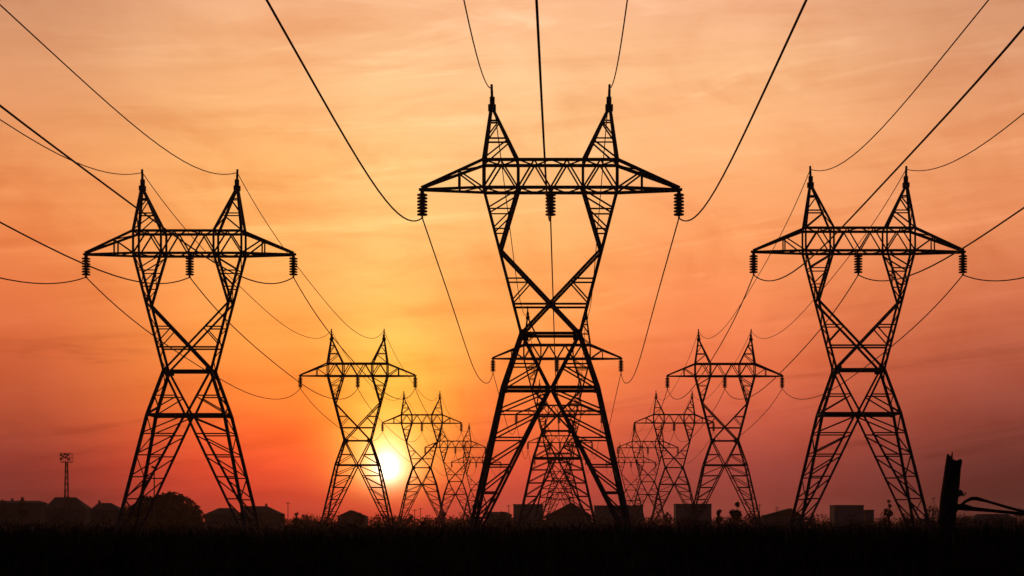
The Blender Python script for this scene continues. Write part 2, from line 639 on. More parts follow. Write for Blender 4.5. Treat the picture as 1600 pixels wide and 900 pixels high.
    # ---- earth wire peaks
    for sd in (-1, 1):
        ch, br = [], []
        dz = lambda z: lerp(DB, 0.14, (z - BEAM_T) / (Z_APEX - BEAM_T))
        xo = lambda z: lerp(X_OUT, X_PEAK + 1.5, (z - BEAM_T) / (Z_APEX - BEAM_T))
        xi = lambda z: lerp(X_IN, X_PEAK - 1.5, (z - BEAM_T) / (Z_APEX - BEAM_T))
        for fb in (-1, 1):
            ch.append((P(sd * X_OUT, BEAM_T, fb), P(sd * (X_PEAK + 1.5), Z_APEX, fb, 0.14), 0.24))
            ch.append((P(sd * X_IN, BEAM_T, fb), P(sd * (X_PEAK - 1.5), Z_APEX, fb, 0.14), 0.22))
            for z in (633, 604):
                br.append((P(sd * xo(z), z, fb, dz(z)), P(sd * xi(z), z, fb, dz(z)), 0.13))
            br.append((P(sd * xi(632), 632, fb, dz(632)), P(sd * xo(606), 606, fb, dz(606)), 0.12))
            br.append((P(sd * xi(602), 602, fb, dz(602)), P(sd * xo(571), 571, fb, dz(571)), 0.13))
        for a, b, f in ((BEAM_T, 604, 1), (604, 633, -1)):
            br.append((P(sd * xo(a), a, f, dz(a)), P(sd * xo(b), b, -f, dz(b)), 0.10))
            br.append((P(sd * xi(a), a, -f, dz(a)), P(sd * xi(b), b, f, dz(b)), 0.10))
        parts.append(('peak', ch, br, 'spike', sd))
    return parts


def extra_shape(mb, what, arg):
    if what == 'gusset':
        sd, fb = arg
        for x, z, s in ((X_WAIST, WAIST, 0.75), (X_KINK, KINK, 0.4)):
            p = P(sd * x, z, fb)
            mb.box((p.x - sd * s * 0.28, p.y + fb * 0.03, p.z), (s * 1.1, 0.03, s))
    elif what == 'tip':
        p = P(arg * X_TIP, BEAM_B, 1, 0)
        mb.box((p.x - arg * 0.1, 0, p.z + 0.05), (0.7, 0.34, 0.22))


def build_tower(detailed):
    """a pylon prototype; returns its root"""
    root = thing('transmission_pylon', '', 'pylon')
    for name, ch, br, extra, arg in TP:
        if name == 'footing':
            sd, fb = arg
            p = P(sd * X_GROUND, GROUND_Z, fb)
            kid(MB().box((p.x - sd * 0.15, p.y, -0.05), (1.5, 1.3, 0.5)).build('footing', M['concrete'], root))
            continue
        mb = MB()
        for p, q, w in ch:
            mb.bar(p, q, w * 1.2)
        if extra in ('gusset', 'tip'):
            extra_shape(mb, extra, arg)
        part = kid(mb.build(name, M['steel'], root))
        if extra == 'spike':
            p = P(arg * X_PEAK, Z_APEX, 1, 0)
            c = MB().box((p.x, 0, p.z + 0.15), (0.72, 0.5, 0.55)).box((p.x - arg * 0.02, 0, p.z + 0.75), (0.46, 0.36, 0.8))
            kid(c.build('cap', M['steel'], part))
            s = MB().tube([(p.x, 0, p.z + 1.1), (p.x + arg * 0.04, 0, Z(691))], [0.15, 0.13], 6)
            kid(s.build('spike', M['steel'], part))
        if detailed:
            for p, q, w in br:
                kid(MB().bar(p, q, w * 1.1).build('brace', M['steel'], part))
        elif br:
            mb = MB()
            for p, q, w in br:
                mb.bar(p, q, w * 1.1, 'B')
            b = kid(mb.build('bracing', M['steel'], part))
            b['kind'] = 'stuff'
    return root


TP = tower_parts()
ROWS = {
    'left': [(296.5, 324), (559.0, 179.5), (659.2, 123.2), (711.5, 94.3), (744.0, 76.5)],
    'middle': [(860.3, 401), (870.3, 200), (873.5, 133.6), (875.0, 100.2), (875.5, 80.0)],
    'right': [(1341.0, 327), (1132.5, 179.2), (1053.3, 123.5), (1012.3, 94.0), (986.0, 76.5)],
}
PYLON_LABEL = {
    ('left', 0): ('tall lattice pylon at the left, nearest of the left row, seen against open sky', 'near pylon at the left'),
    ('left', 1): ('lattice pylon just left of the setting sun, its right leg against the glow', 'pylon just left of the sun'),
    ('left', 2): ('smaller lattice pylon just right of the setting sun, third of the left row', 'pylon just right of the sun'),
    ('left', 3): ('small distant lattice pylon, fourth of the left row, overlapping the third one', 'fourth pylon of the left row'),
    ('left', 4): ('smallest and farthest pylon of the left row, beside the big middle pylon leg', 'farthest pylon of the left row'),
    ('middle', 0): ('largest lattice pylon, black in the centre foreground, in front of the middle row', 'largest pylon in the centre'),
    ('middle', 1): ('lattice pylon seen straight through the legs of the largest one, second of the middle row', 'second pylon of the middle row'),
    ('middle', 2): ('lattice pylon third of the middle row, framed inside the second one', 'third pylon of the middle row'),
    ('middle', 3): ('small distant lattice pylon, fourth of the middle row, low between the legs', 'fourth pylon of the middle row'),
    ('middle', 4): ('smallest and farthest pylon of the middle row, in front of the gabled barn', 'farthest pylon of the middle row'),
    ('right', 0): ('tall lattice pylon at the right, nearest of the right row, left of the broken post', 'near pylon at the right'),
    ('right', 1): ('mid-sized lattice pylon second of the right row, against dull red sky', 'second pylon of the right row'),
    ('right', 2): ('smaller lattice pylon third of the right row, overlapped by the second one', 'third pylon of the right row'),
    ('right', 3): ('small distant lattice pylon, fourth of the right row, right of the big middle legs', 'fourth pylon of the right row'),
    ('right', 4): ('smallest and farthest pylon of the right row, hidden partly by the fourth', 'farthest pylon of the right row'),
}
TOWER_AT = {}
proto_full = build_tower(True)
proto_far = build_tower(False)
used = set()
for row, lst in ROWS.items():
    for i, (cx, w) in enumerate(lst):
        d = F * 24.0 / w
        x = (cx - VPX) * d / F
        proto = proto_full if i < 2 else proto_far
        t = proto if proto.name not in used else copy_tree(proto)
        used.add(proto.name)
        t.location = (x, d, 0)
        tag(t, PYLON_LABEL[(row, i)][0], 'pylon', 'lattice pylons of the %s row' % row)
        TOWER_AT[(row, i)] = Vector((x, d, 0))


# ------------------------------------------------------------------ insulator strings
INS_TOP, INS_BOT = Z(BEAM_B) - 0.10, Z(483)


def build_insulator(detailed):
    root = thing('insulator_string', '', 'insulator')
    L = INS_TOP - INS_BOT
    rod = MB().tube([(0, 0, 0), (0, 0, -L + 0.15)], 0.07, 6)
    rod.box((0, 0, -0.10), (0.34, 0.22, 0.2))
    kid(rod.build('rod', M['steel'], root))
    n = 7
    discs = MB()
    top, step = -0.32, 0.305
    prof = [(0.16, 0.125), (0.27, 0.085), (0.49, 0.0), (0.50, -0.085), (0.36, -0.09), (0.24, -0.12), (0.16, -0.125)]
    one = MB().lathe(prof, 12).mesh('disc', M['glass'])
    for k in range(n):
        z = top - k * step
        if detailed:
            o = kid(link('disc', one, root))
            o.location = (0, 0, z)
        else:
            discs.lathe([(max(r, 0.28), zz) for r, zz in prof], 8, (0, 0, z))
    if not detailed:
        b = kid(discs.build('disc_stack', M['glass'], root))
        b['kind'] = 'stuff'
    cl = MB().tube([(0, -0.28, -L + 0.02), (0, -0.1, -L - 0.05), (0, 0.1, -L - 0.05), (0, 0.28, -L + 0.02)], 0.085, 6)
    cl.tube([(0, 0, -L + 0.2), (0, 0, -L)], 0.09, 6)
    kid(cl.build('clamp', M['steel'], root))
    return root


ins_full, ins_far = build_insulator(True), build_insulator(False)
iused = set()
for (row, i), base in TOWER_AT.items():
    for where, sx_ in (('left arm tip', -1), ('beam middle', 0), ('right arm tip', 1)):
        proto = ins_full if i == 0 else ins_far
        o = proto if proto.name not in iused else copy_tree(proto)
        iused.add(proto.name)
        o.location = base + Vector((sx_ * 200.5 * S, 0, INS_TOP))
        tag(o, 'insulator string under the %s of the %s' % (where, PYLON_LABEL[(row, i)][1]), 'insulator',
            'insulator strings hanging from the pylons')


# ------------------------------------------------------------------ cables
# drop below the straight line between two pylons, over the span, in metres
SAG = [(0, 0), (.1, .98), (.19, 1.85), (.3, 3.0), (.4, 4.1), (.5, 5.1), (.58, 5.6), (.66, 5.65), (.74, 5.2), (.82, 4.4), (.89, 3.3), (.95, 1.85), (1, 0)]


def sag_at(t):
    for i in range(len(SAG) - 1):
        if t <= SAG[i + 1][0] or i == len(SAG) - 2:
            (t0, v0), (t1, v1) = SAG[i], SAG[i + 1]
            m = lambda k: (SAG[min(k + 1, len(SAG) - 1)][1] - SAG[max(k - 1, 0)][1]) / (SAG[min(k + 1, len(SAG) - 1)][0] - SAG[max(k - 1, 0)][0])
            h, u = t1 - t0, (t - t0) / (t1 - t0)
            return ((2 * u ** 3 - 3 * u * u + 1) * v0 + (u ** 3 - 2 * u * u + u) * h * m(i)
                    + (-2 * u ** 3 + 3 * u * u) * v1 + (u ** 3 - u * u) * h * m(i + 1))


def cable(row, off, z, sag, r, name, label, group):
    pts = [TOWER_AT[(row, i)] + Vector((off, 0, z)) for i in range(5)]
    step = pts[1] - pts[0]
    pts = [pts[0] - step] + pts            # the span that comes over the camera from the pylon behind it
    line = []
    for k, (a, b) in enumerate(zip(pts, pts[1:])):
        n = 40 if k == 0 else 26
        for j in range(n + (1 if k == 4 else 0)):
            t = 0.5 - 0.5 * math.cos(math.pi * j / n)
            p = a.lerp(b, t)
            flat = 5.45 * (1 - abs(2 * t - 1) ** 3.6)
            mixf = 1.0 if k == 0 else (0.0 if row == 'middle' else 0.45)
            p.z -= sag * lerp(sag_at(t), flat, mixf)
            line.append(p)
    o = MB().tube(line, r, 6).build(name, M['cable'])
    return tag(o, label, 'cable', group)


for row in ROWS:
    for side, s in (('left', -1), ('middle', 0), ('right', 1)):
        under = 'middle insulators' if s == 0 else '%s arm tips' % side
        cable(row, s * 200.5 * S, INS_BOT - 0.03, 1.0, 0.065, 'power_cable',
              'thick power cable sagging between the %s of the %s pylon row' % (under, row), 'power cables of the %s row' % row)
    for side, s in (('left', -1), ('right', 1)):
        cable(row, s * (X_PEAK + 0.3) * S, Z(685), 1.08, 0.050, 'earth_wire',
              'thin top wire strung over the %s peaks of the %s pylon row' % (side, row), 'top wires of the %s row' % row)


# ------------------------------------------------------------------ buildings on the skyline
def window(parent, x, z, y, w=0.9, h=1.2):
    f = MB()
    for dx, dz, sw, sh in ((0, h / 2, w + .16, .08), (0, -h / 2, w + .16, .08), (-w / 2, 0, .08, h - .08), (w / 2, 0, .08, h - .08), (0, 0, .05, h - .08)):
        f.box((x + dx, y - 0.03, z + dz), (sw, 0.08, sh))
    o = f.build('window', M['frame'], parent)
    MB().box((x, y - 0.005, z), (w - .1, 0.02, h - .1)).build('pane', M['pane'], o)


def house(x0, x1, yr, ye, d, label, kind='hip', ridge=None, depth=9.0, rz=0.0, cat='house', chimney=None, peak=None, wall='wall'):
    d *= 1.3
    """x0..x1 eave to eave, yr ridge and ye eave in photograph pixels"""
    a, b = px(x0, 0, d).x, px(x1, 0, d).x
    cx, w = (a + b) / 2, (b - a)
    hr, he = px(0, yr, d).z, px(0, ye, d).z
    t = thing({'house': 'house', 'barn': 'barn', 'warehouse': 'warehouse', 'block': 'block_building'}.get(cat, 'house'),
              label, cat, (cx, d + depth / 2, 0), rz, 'buildings along the skyline')
    o = 0.35
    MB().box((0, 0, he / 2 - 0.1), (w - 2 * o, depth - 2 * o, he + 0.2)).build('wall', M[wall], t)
    hw, hd = w / 2, depth / 2
    if kind == 'flat':
        rf = MB().box((0, 0, he + 0.14), (w, depth, 0.28)).build('roof', M['roof'], t)
    else:
        if kind == 'hip':
            r0, r1 = (px(ridge[0], 0, d).x - cx, px(ridge[1], 0, d).x - cx)
            pts = [(-hw, -hd, he), (hw, -hd, he), (hw, hd, he), (-hw, hd, he), (r0, 0, hr), (r1, 0, hr)]
            fc = [(0, 1, 5, 4), (1, 2, 5), (2, 3, 4, 5), (3, 0, 4), (0, 3, 2, 1)]
        else:   # gable end towards the viewer
            pk = 0.0 if peak is None else px(peak, 0, d).x - cx
            pts = [(-hw, -hd, he), (pk, -hd, hr), (hw, -hd, he), (-hw, hd, he), (pk, hd, hr), (hw, hd, he)]
            fc = [(0, 2, 1), (3, 4, 5), (0, 1, 4, 3), (1, 2, 5, 4), (0, 3, 5, 2)]
        rf = MB().poly(pts, fc).build('roof', M['roof'], t)
    if chimney is not None:
        c = px(chimney, 0, d).x - cx
        MB().box((c, 0.6, hr + 0.1), (0.75, 0.75, 1.5)).box((c, 0.6, hr + 0.9), (0.95, 0.95, 0.14)).build('chimney', M['wall'], rf)
    n = max(1, int(w / 4.5))
    for k in range(n):
        xx = -w / 2 + w * (k + 0.5) / n
        window(t, xx, he - 1.4, -hd + o)
    return t


house(-14, 64, 782, 786, 470, 'long low roofed house at the far left edge of the skyline', 'hip', (-4, 56), chimney=12)
house(68, 134, 776.5, 795, 450, 'broad hip-roofed house below the floodlight mast', 'hip', (80, 113))
house(140, 186, 785.5, 797, 440, 'small hip-roofed house between the house under the mast and the big round tree', 'hip', (148, 168), chimney=149)
house(318, 368, 793.5, 804, 430, 'small hip-roofed house just right of the big round tree', 'hip', (338, 362))
house(372, 440, 790.5, 804, 440, 'wide hip-roofed house behind the right leg of the near left pylon', 'hip', (378, 414), chimney=412)
house(526, 572, 797, 807, 470, 'gabled house below the pylon left of the sun', 'gable', peak=547)
house(758, 800, 799.5, 804, 520, 'low long roofed shed left of the flat block at the centre', 'hip', (762, 790), cat='house')
house(801, 849, 788, 788.5, 560, 'flat-topped block between the big middle pylon legs', 'flat', depth=14, cat='block', wall='wall2')
house(852, 926, 785, 806, 480, 'large gabled barn in the middle behind the pylon row', 'gable', peak=893, depth=16, cat='barn')
house(928, 1006, 790, 790.5, 560, 'long flat-roofed hall right of the gabled barn', 'flat', depth=16, cat='warehouse', wall='wall2')
house(1055, 1113, 787.5, 788, 540, 'flat block under the second pylon of the right row', 'flat', depth=14, cat='block', wall='wall2')
house(1192, 1256, 794, 806, 470, 'gabled house left of the near right pylon', 'gable', peak=1236)
house(1303, 1351, 789.5, 790, 520, 'taller flat block seen between the legs of the near right pylon', 'flat', depth=13, cat='block', wall='wall2')
house(1352, 1367, 797, 797.5, 521, 'low flat annex beside the taller block at the right', 'flat', depth=9, cat='block', wall='wall2')
house(1520, 1590, 803, 811, 440, 'low shed behind the broken post near the right edge', 'hip', (1532, 1580))


# ------------------------------------------------------------------ trees
def leaf_quad(mb, c, s, rng):
    a = Vector((rng.gauss(0, 1), rng.gauss(0, 1), rng.gauss(0, 1))).normalized()
    b = a.orthogonal().normalized()
    b.rotate(Matrix.Rotation(rng.random() * 6.28, 3, a))
    e = a.cross(b)
    o = len(mb.v)
    for u, v in ((-1, 0), (0, -0.55), (1, 0), (0, 0.55)):
        mb.v.append(tuple(c + b * (u * s) + e * (v * s)))
    mb.f.append((o, o + 1, o + 2, o + 3))


def tree(x, ytop, wpx, d, label, leaves=900, leaf=None, shape='round', mat='leaf', group='trees along the skyline', seed=0, name='broadleaf_tree', lobes=9, power=2.0):
    d *= 1.3
    leaf = leaf * 1.2 if leaf else None
    rng = random.Random(seed * 31 + int(x))
    p = px(x, 0, d)
    H = px(0, ytop, d).z
    W = wpx * d / F
    t = thing(name, label, 'tree', (p.x, d, -0.1), rng.random() * 6.28, group)
    trunk_h = H * (0.35 if shape != 'shrub' else 0.15)
    tr = MB()
    r0 = max(0.10, H * 0.028)
    tr.tube([(0, 0, 0), (0.05 * r0, 0, trunk_h * 0.5), (0.3 * r0, 0.1, trunk_h), (0.2 * r0, 0, H * 0.8)], [r0 * 1.3, r0, r0 * 0.8, r0 * 0.2], 7)
    cr = MB()
    cs = []
    for k in range(lobes):
        a = rng.random() * 6.28
        rr = math.sqrt(rng.random()) * 0.62
        u = rng.random()
        if shape == 'dome':
            zc = lerp(0.18, 0.80, u)
            lim = math.sqrt(max(0.05, 1 - ((zc - 0.1) / 0.95) ** 2))
            c = Vector((math.cos(a) * rr * 1.15 * lim * W / 2, math.sin(a) * rr * lim * W / 2, zc * H))
            s = lerp(0.24, 0.17, u) * W * 0.62
        else:
            zc = lerp(0.42, 0.84, u)
            lim = 1.0 - 0.5 * abs(zc - 0.55)
            c = Vector((math.cos(a) * rr * lim * W / 2, math.sin(a) * rr * lim * W / 2, zc * H))
            s = lerp(0.30, 0.2, u) * W * 0.8
        cs.append((c, s))
        b0 = Vector((0, 0, trunk_h * lerp(0.6, 1.0, rng.random())))
        m = b0.lerp(c, 0.5) + Vector((0, 0, 0.08 * H))
        tr.tube([b0, m, c], [r0 * 0.5, r0 * 0.3, r0 * 0.1], 5, False)
    if shape != 'dome':
        cs.append((Vector((0, 0, H * 0.84)), W * 0.15))
    cs.append((Vector((0, 0, H * 0.5)), W * 0.26))
    tr.build('trunk', M['bark'], t)
    ls = leaf if leaf else max(0.16, 0.035 * W)
    tot = sum(s ** 2 for _, s in cs)
    if shape == 'dome':
        lump = [(Vector((rng.gauss(0, 1), rng.gauss(0, 1), abs(rng.gauss(0, 0.8)))).normalized(), rng.uniform(0.03, 0.20)) for _ in range(60)]
        for _ in range(leaves):
            v = Vector((rng.gauss(0, 1), rng.gauss(0, 1), abs(rng.gauss(0, 1)))).normalized()
            v /= (math.hypot(v.x, v.y) ** power + abs(v.z) ** power) ** (1 / power)
            k = 0.84 + sum(a * max(0.0, (v.normalized().dot(u) - 0.965) / 0.035) for u, a in lump)
            r = min(k, 1.08) * (rng.random() ** 0.22)
            leaf_quad(cr, Vector((v.x * r * W / 2, v.y * r * W / 2, max(0.2, 0.05 * H + v.z * r * 0.95 * H))), ls * rng.uniform(0.6, 1.25), rng)
        cs = []
    for c, s in cs:
        n = int(leaves * s * s / tot)
        for _ in range(n):
            v = Vector((rng.gauss(0, 1), rng.gauss(0, 1), rng.gauss(0, 1))).normalized()
            r = s * (rng.random() ** 0.45)
            q = c + Vector((v.x * r, v.y * r, v.z * r * min(1.0, 0.9 * H / W + 0.2)))
            if q.z < 0.3:
                q.z = 0.3 + rng.random() * 0.5
            if q.z > H * 0.985:
                q.z = H * (0.985 - 0.10 * rng.random())
            leaf_quad(cr, q, ls * rng.uniform(0.6, 1.25), rng)
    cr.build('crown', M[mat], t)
    return t


tree(254, 762, 136, 400, 'big round-topped tree right of the left pylon leg', 15000, 0.50, 'dome', lobes=26, seed=1, power=1.55)
tree(218, 786, 50, 402, 'lower bushy tree against the left flank of the big round tree', 1300, 0.36, 'dome', seed=2)
tree(36, 769, 22, 440, 'narrow upright tree rising over the roof at the far left', 900, 0.3, seed=3)
tree(3, 774, 18, 455, 'small tree cut by the left edge of the picture', 500, 0.3, seed=4)
tree(196, 792, 26, 430, 'low tree right of the small house, at the left pylon foot', 500, 0.3, seed=5)
tree(306, 792, 26, 415, 'low tree at the right foot of the big round tree', 600, 0.3, 'dome', seed=6)
tree(442, 798, 14, 430, 'thin small tree right of the wide hip-roofed house', 260, 0.3, seed=7)
tree(464, 797, 22, 435, 'round small tree right of the single pole', 420, 0.3, seed=8)
tree(484, 803, 24, 440, 'low flat tree left of the sunlit pylon leg', 420, 0.3, 'dome', seed=9)
tree(512, 801, 26, 440, 'low tree behind the left leg of the sunlit pylon', 420, 0.3, 'dome', seed=10)
tree(562, 797, 20, 450, 'small tree against the right side of the gabled house', 450, 0.3, seed=11)
tree(592, 799, 34, 440, 'wide low tree directly below the sun', 700, 0.3, 'dome', seed=12)
tree(622, 801, 36, 450, 'low spreading tree just right below the sun', 700, 0.3, 'dome', seed=13)
tree(668, 804, 30, 450, 'low tree right of the twin poles', 500, 0.3, 'dome', seed=14)
tree(690, 796, 24, 440, 'dark tree where two left-row pylon legs meet', 520, 0.3, seed=15)
tree(722, 800, 34, 445, 'low tree left of the biggest pylon leg', 600, 0.3, 'dome', seed=16)
tree(744, 803, 24, 440, 'low tree behind the left foot of the biggest pylon', 420, 0.3, 'dome', seed=17)
tree(474, 800, 20, 470, 'small ragged tree between the round tree and the low flat tree', 320, 0.3, seed=41, lobes=6)
tree(536, 801, 18, 430, 'small bush against the left wall of the gabled house', 320, 0.26, 'dome', seed=42)
tree(640, 799, 16, 470, 'small upright tree left of the twin poles', 320, 0.28, seed=43, lobes=6)
tree(704, 803, 20, 430, 'low bush between the dark tree and the biggest pylon', 320, 0.26, 'dome', seed=44)
tree(784, 796, 20, 500, 'upright tree rising over the low long shed', 360, 0.3, seed=45, lobes=6)
tree(846, 800, 22, 430, 'dark bush at the right corner of the flat-topped centre block', 420, 0.26, 'dome', seed=46)
tree(1184, 801, 26, 400, 'low bush at the foot of the second right-row pylon', 420, 0.26, 'dome', seed=47)
tree(1330, 805, 44, 380, 'low wide bush in front of the taller block at the right', 520, 0.24, 'dome', seed=48)
tree(160, 801, 40, 380, 'low wide bush in front of the small hip-roofed house', 560, 0.26, 'dome', seed=49)
tree(92, 803, 46, 390, 'low wide bush in front of the house below the mast', 560, 0.26, 'dome', seed=50)
tree(20, 800, 44, 400, 'low wide bush in front of the long house at the far left', 560, 0.26, 'dome', seed=51)
tree(398, 802, 44, 390, 'low wide bush in front of the wide hip-roofed house', 560, 0.26, 'dome', seed=52)
tree(1022, 803, 30, 450, 'low tree right of the long flat hall', 500, 0.3, 'dome', seed=18)
tree(1043, 797, 20, 455, 'small tree at the left side of the flat right-row block', 420, 0.3, seed=19)
tree(1072, 801, 24, 330, 'dark round bush in front of the flat right-row block', 600, 0.22, 'dome', seed=20)
tree(1125, 792, 16, 400, 'small round-headed tree right of the flat right-row block', 800, 0.32, seed=21)
tree(1152, 780, 28, 360, 'ragged taller tree at the right leg of the second right-row pylon', 1500, 0.36, 'round', seed=22, lobes=7)
tree(1172, 796, 30, 380, 'low tree right of the ragged taller tree', 560, 0.26, 'dome', seed=23)
tree(1268, 797, 28, 400, 'low tree behind the left foot of the near right pylon', 520, 0.26, 'dome', seed=24)
tree(1290, 804, 20, 420, 'tiny low tree left of the taller block', 300, 0.26, 'dome', seed=25)
tree(1381, 796, 16, 330, 'small dark bush right of the low annex', 360, 0.2, 'dome', seed=26)
tree(1389, 773, 17, 250, 'thin weedy sapling with a loose head by the right pylon', 520, 0.20, 'round', seed=27, lobes=5, name='sapling')
tree(1416, 796, 30, 340, 'dark low bush between the right pylon legs', 620, 0.22, 'dome', seed=28)
tree(1458, 779, 34, 330, 'rounded tree just left of the broken post', 900, 0.24, 'dome', seed=29)
tree(1505, 797, 40, 340, 'low bush right behind the broken post', 620, 0.24, 'dome', seed=30)
tree(1556, 801, 40, 340, 'spreading low bush under the bent rails', 620, 0.24, 'dome', seed=31)
tree(1594, 792, 36, 340, 'leafy bush cut by the right edge of the picture', 700, 0.24, 'dome', seed=32)


# ------------------------------------------------------------------ poles and masts on the skyline
def utility_pole(x, ytop, d, label, arms=1):
    d *= 1.3
    p = px(x, 0, d)
    H = px(0, ytop, d).z
    t = thing('utility_pole', label, 'pole', (p.x, d, -0.1), 0.1, 'thin utility poles on the skyline')
    MB().tube([(0, 0, 0), (0, 0, H)], [0.17, 0.11], 7).build('pole', M['wood'], t)
    for k in range(arms):
        a = MB().box((0, 0.16, H - 0.5 - 0.9 * k), (1.7, 0.12, 0.14)).build('arm', M['wood'], t)
        for sx in (-0.75, 0, 0.75):
            MB().lathe([(0.03, 0.22), (0.08, 0.18), (0.09, 0.05), (0.03, 0.0)], 6, (sx, 0.16, H - 0.43 - 0.9 * k)).build('insulator', M['glass'], a)


utility_pole(450, 784, 420, 'thin utility pole alone right of the wide hip-roofed house')
utility_pole(648, 795, 430, 'left one of two thin poles right of the sun')
utility_pole(657, 793, 440, 'right one of two thin poles right of the sun')
utility_pole(795, 788, 420, 'thin utility pole left of the flat-topped centre block')
utility_pole(1187, 787, 420, 'thin pole right of the second right-row pylon')
utility_pole(1214, 791, 430, 'thin pole left of the gabled house on the right', 2)


def mast(x, ytop, ydeck, d, label):
    d *= 1.3
    p = px(x, 0, d)
    H, hd = px(0, ytop, d).z, px(0, ydeck, d).z
    t = thing('floodlight_mast', label, 'mast', (p.x, d, -0.1))
    m = MB()
    for a in range(4):
        s = (-1 if a % 2 else 1, -1 if a < 2 else 1)
        m.bar((s[0] * 0.95, s[1] * 0.95, 0), (s[0] * 0.36, s[1] * 0.36, hd), 0.20, 'B')
    m.build('pole', M['steel'], t)
    b = MB()
    n = 11
    for k in range(n):
        z0, z1 = hd * k / n, hd * (k + 1) / n
        w0, w1 = lerp(.95, .36, k / n), lerp(.95, .36, (k + 1) / n)
        f = 1 if k % 2 else -1
        for yy in (-1, 1):
            b.bar((f * w0, yy * w0, z0), (-f * w1, yy * w1, z1), 0.12, 'B')
            b.bar((yy * w0, f * w0, z0), (yy * w1, -f * w1, z1), 0.12, 'B')
    o = b.build('bracing', M['steel'], t)
    o['kind'] = 'stuff'
    w = 2.1
    MB().box((0, 0, hd + 0.08), (2 * w, 2.2, 0.24)).build('platform', M['steel'], t)
    r = MB()
    for sx in (-w, -w * 0.33, w * 0.33, w):
        r.bar((sx, -1, hd + .2), (sx, -1, H), 0.12, 'B')
        r.bar((sx, 1, hd + .2), (sx, 1, H), 0.12, 'B')
    for zz in (lerp(hd, H, .5), H):
        r.bar((-w, -1, zz), (w, -1, zz), 0.12, 'B')
        r.bar((-w, 1, zz), (w, 1, zz), 0.12, 'B')
    r.build('railing', M['steel'], t)
    rng = random.Random(2)
    for sx, sz in ((-1.75, .82), (-1.7, .30), (-0.95, .62), (-.25, .88), (0.15, .50), (0.85, .78), (1.3, .25)):
        z = lerp(hd + .3, H, sz)
        h = MB().box((sx, -1.2, z), (0.75, 0.4, 0.66), 0).box((sx, -1.42, z), (0.85, 0.06, 0.76))
        h.build('floodlight', M['steel'], t)
    return t


mast(104, 708, 722, 430, 'lattice floodlight mast with a caged lamp platform above the left roofs')
pm = px(241, 0, 380)
Hm = px(0, 729, 380).z
tm = thing('lamp_mast', 'thin lamp mast behind the leg of the near left pylon', 'mast', (pm.x, 380, -0.1))
MB().tube([(0, 0, 0), (0, 0, Hm)], [0.26, 0.13], 7).build('pole', M['steel'], tm)
MB().box((0, 0, Hm - 0.25), (1.1, 0.5, 0.16)).box((-0.4, -.2, Hm), (0.55, 0.5, 0.42)).box((0.45, -.2, Hm - 0.05), (0.5, 0.5, 0.42)).build('lamp_head', M['steel'], tm)


# ------------------------------------------------------------------ broken post with bent rails
PD = 48.0
top, bot = px(1491.5, 711, PD), px(1478.0, 823, PD)
axis = (top - bot)
foot = bot - axis * (bot.z + 0.1) / axis.z
t = thing('broken_post', 'thick broken wooden post leaning right at the lower right', 'post', foot)
mb = MB()
n, rows = 14, 9
rng = random.Random(12)
L = top - foot
jag = [0.11 + 0.16 * rng.random() for _ in range(n)]
for k in range(n):     # splinters stand up at the left, notch in the middle
    a = 2 * math.pi * k / n
    if math.cos(a) < -0.75:
        jag[k] = -0.03
    if -0.75 < math.cos(a) < -0.35:
        jag[k] = 0.19
for j in range(rows + 1):
    u = j / rows
    r = lerp(0.34, 0.25, u)
    for k in range(n):
        a = 2 * math.pi * k / n
        rr = r * (1 + 0.07 * math.sin(5 * a + 1) + 0.03 * rng.uniform(-1, 1))
        q = L * u
        zz = q.z - (jag[k] if j == rows else 0)
        mb.v.append((q.x + rr * math.cos(a), q.y + rr * math.sin(a), zz))
for j in range(rows):
    for k in range(n):
        k2 = (k + 1) % n
        mb.f.append((j * n + k, j * n + k2, (j + 1) * n + k2, (j + 1) * n + k))
mb.v.append((L.x, L.y, L.z - 0.2))
for k in range(n):
    mb.f.append((rows * n + k, rows * n + (k + 1) % n, len(mb.v) - 1))
mb.build('post', M['wood'], t)
sp = MB()
e = px(1487.5, 706, PD) - foot
sp.tube([(e.x - 0.03, 0, e.z - 0.45), (e.x, 0, e.z - 0.12), (e.x + 0.02, 0, e.z)], [0.055, 0.032, 0.01], 5)
sp.build('splinter', M['wood'], t)
c = px(1498, 771, PD) - foot
br = MB().tube([(c.x - 0.10, -0.08, c.z - 0.03), (c.x + 0.05, -0.09, c.z + 0.02), (c.x + 0.11, -0.09, c.z - 0.05)], [0.12, 0.11, 0.06], 8)
br.tube([(c.x + 0.08, -0.09, c.z - 0.03), (c.x + 0.16, -0.09, c.z - 0.09), (c.x + 0.20, -0.09, c.z - 0.03), (c.x + 0.19, -0.09, c.z + 0.06)], [0.032, 0.028, 0.024, 0.014], 6)
br.build('hook', M['steel'], t)


def rail(pts, radii, label):
    d0 = PD - 0.1
    w = [px(x, y, d0 + k) for x, y, k in pts]
    o = MB().tube(w, [r * 1.25 for r in radii], 7).build('bent_rail', M['wood'])
    return tag(o, label, 'rail', 'bent rails fixed to the broken post')


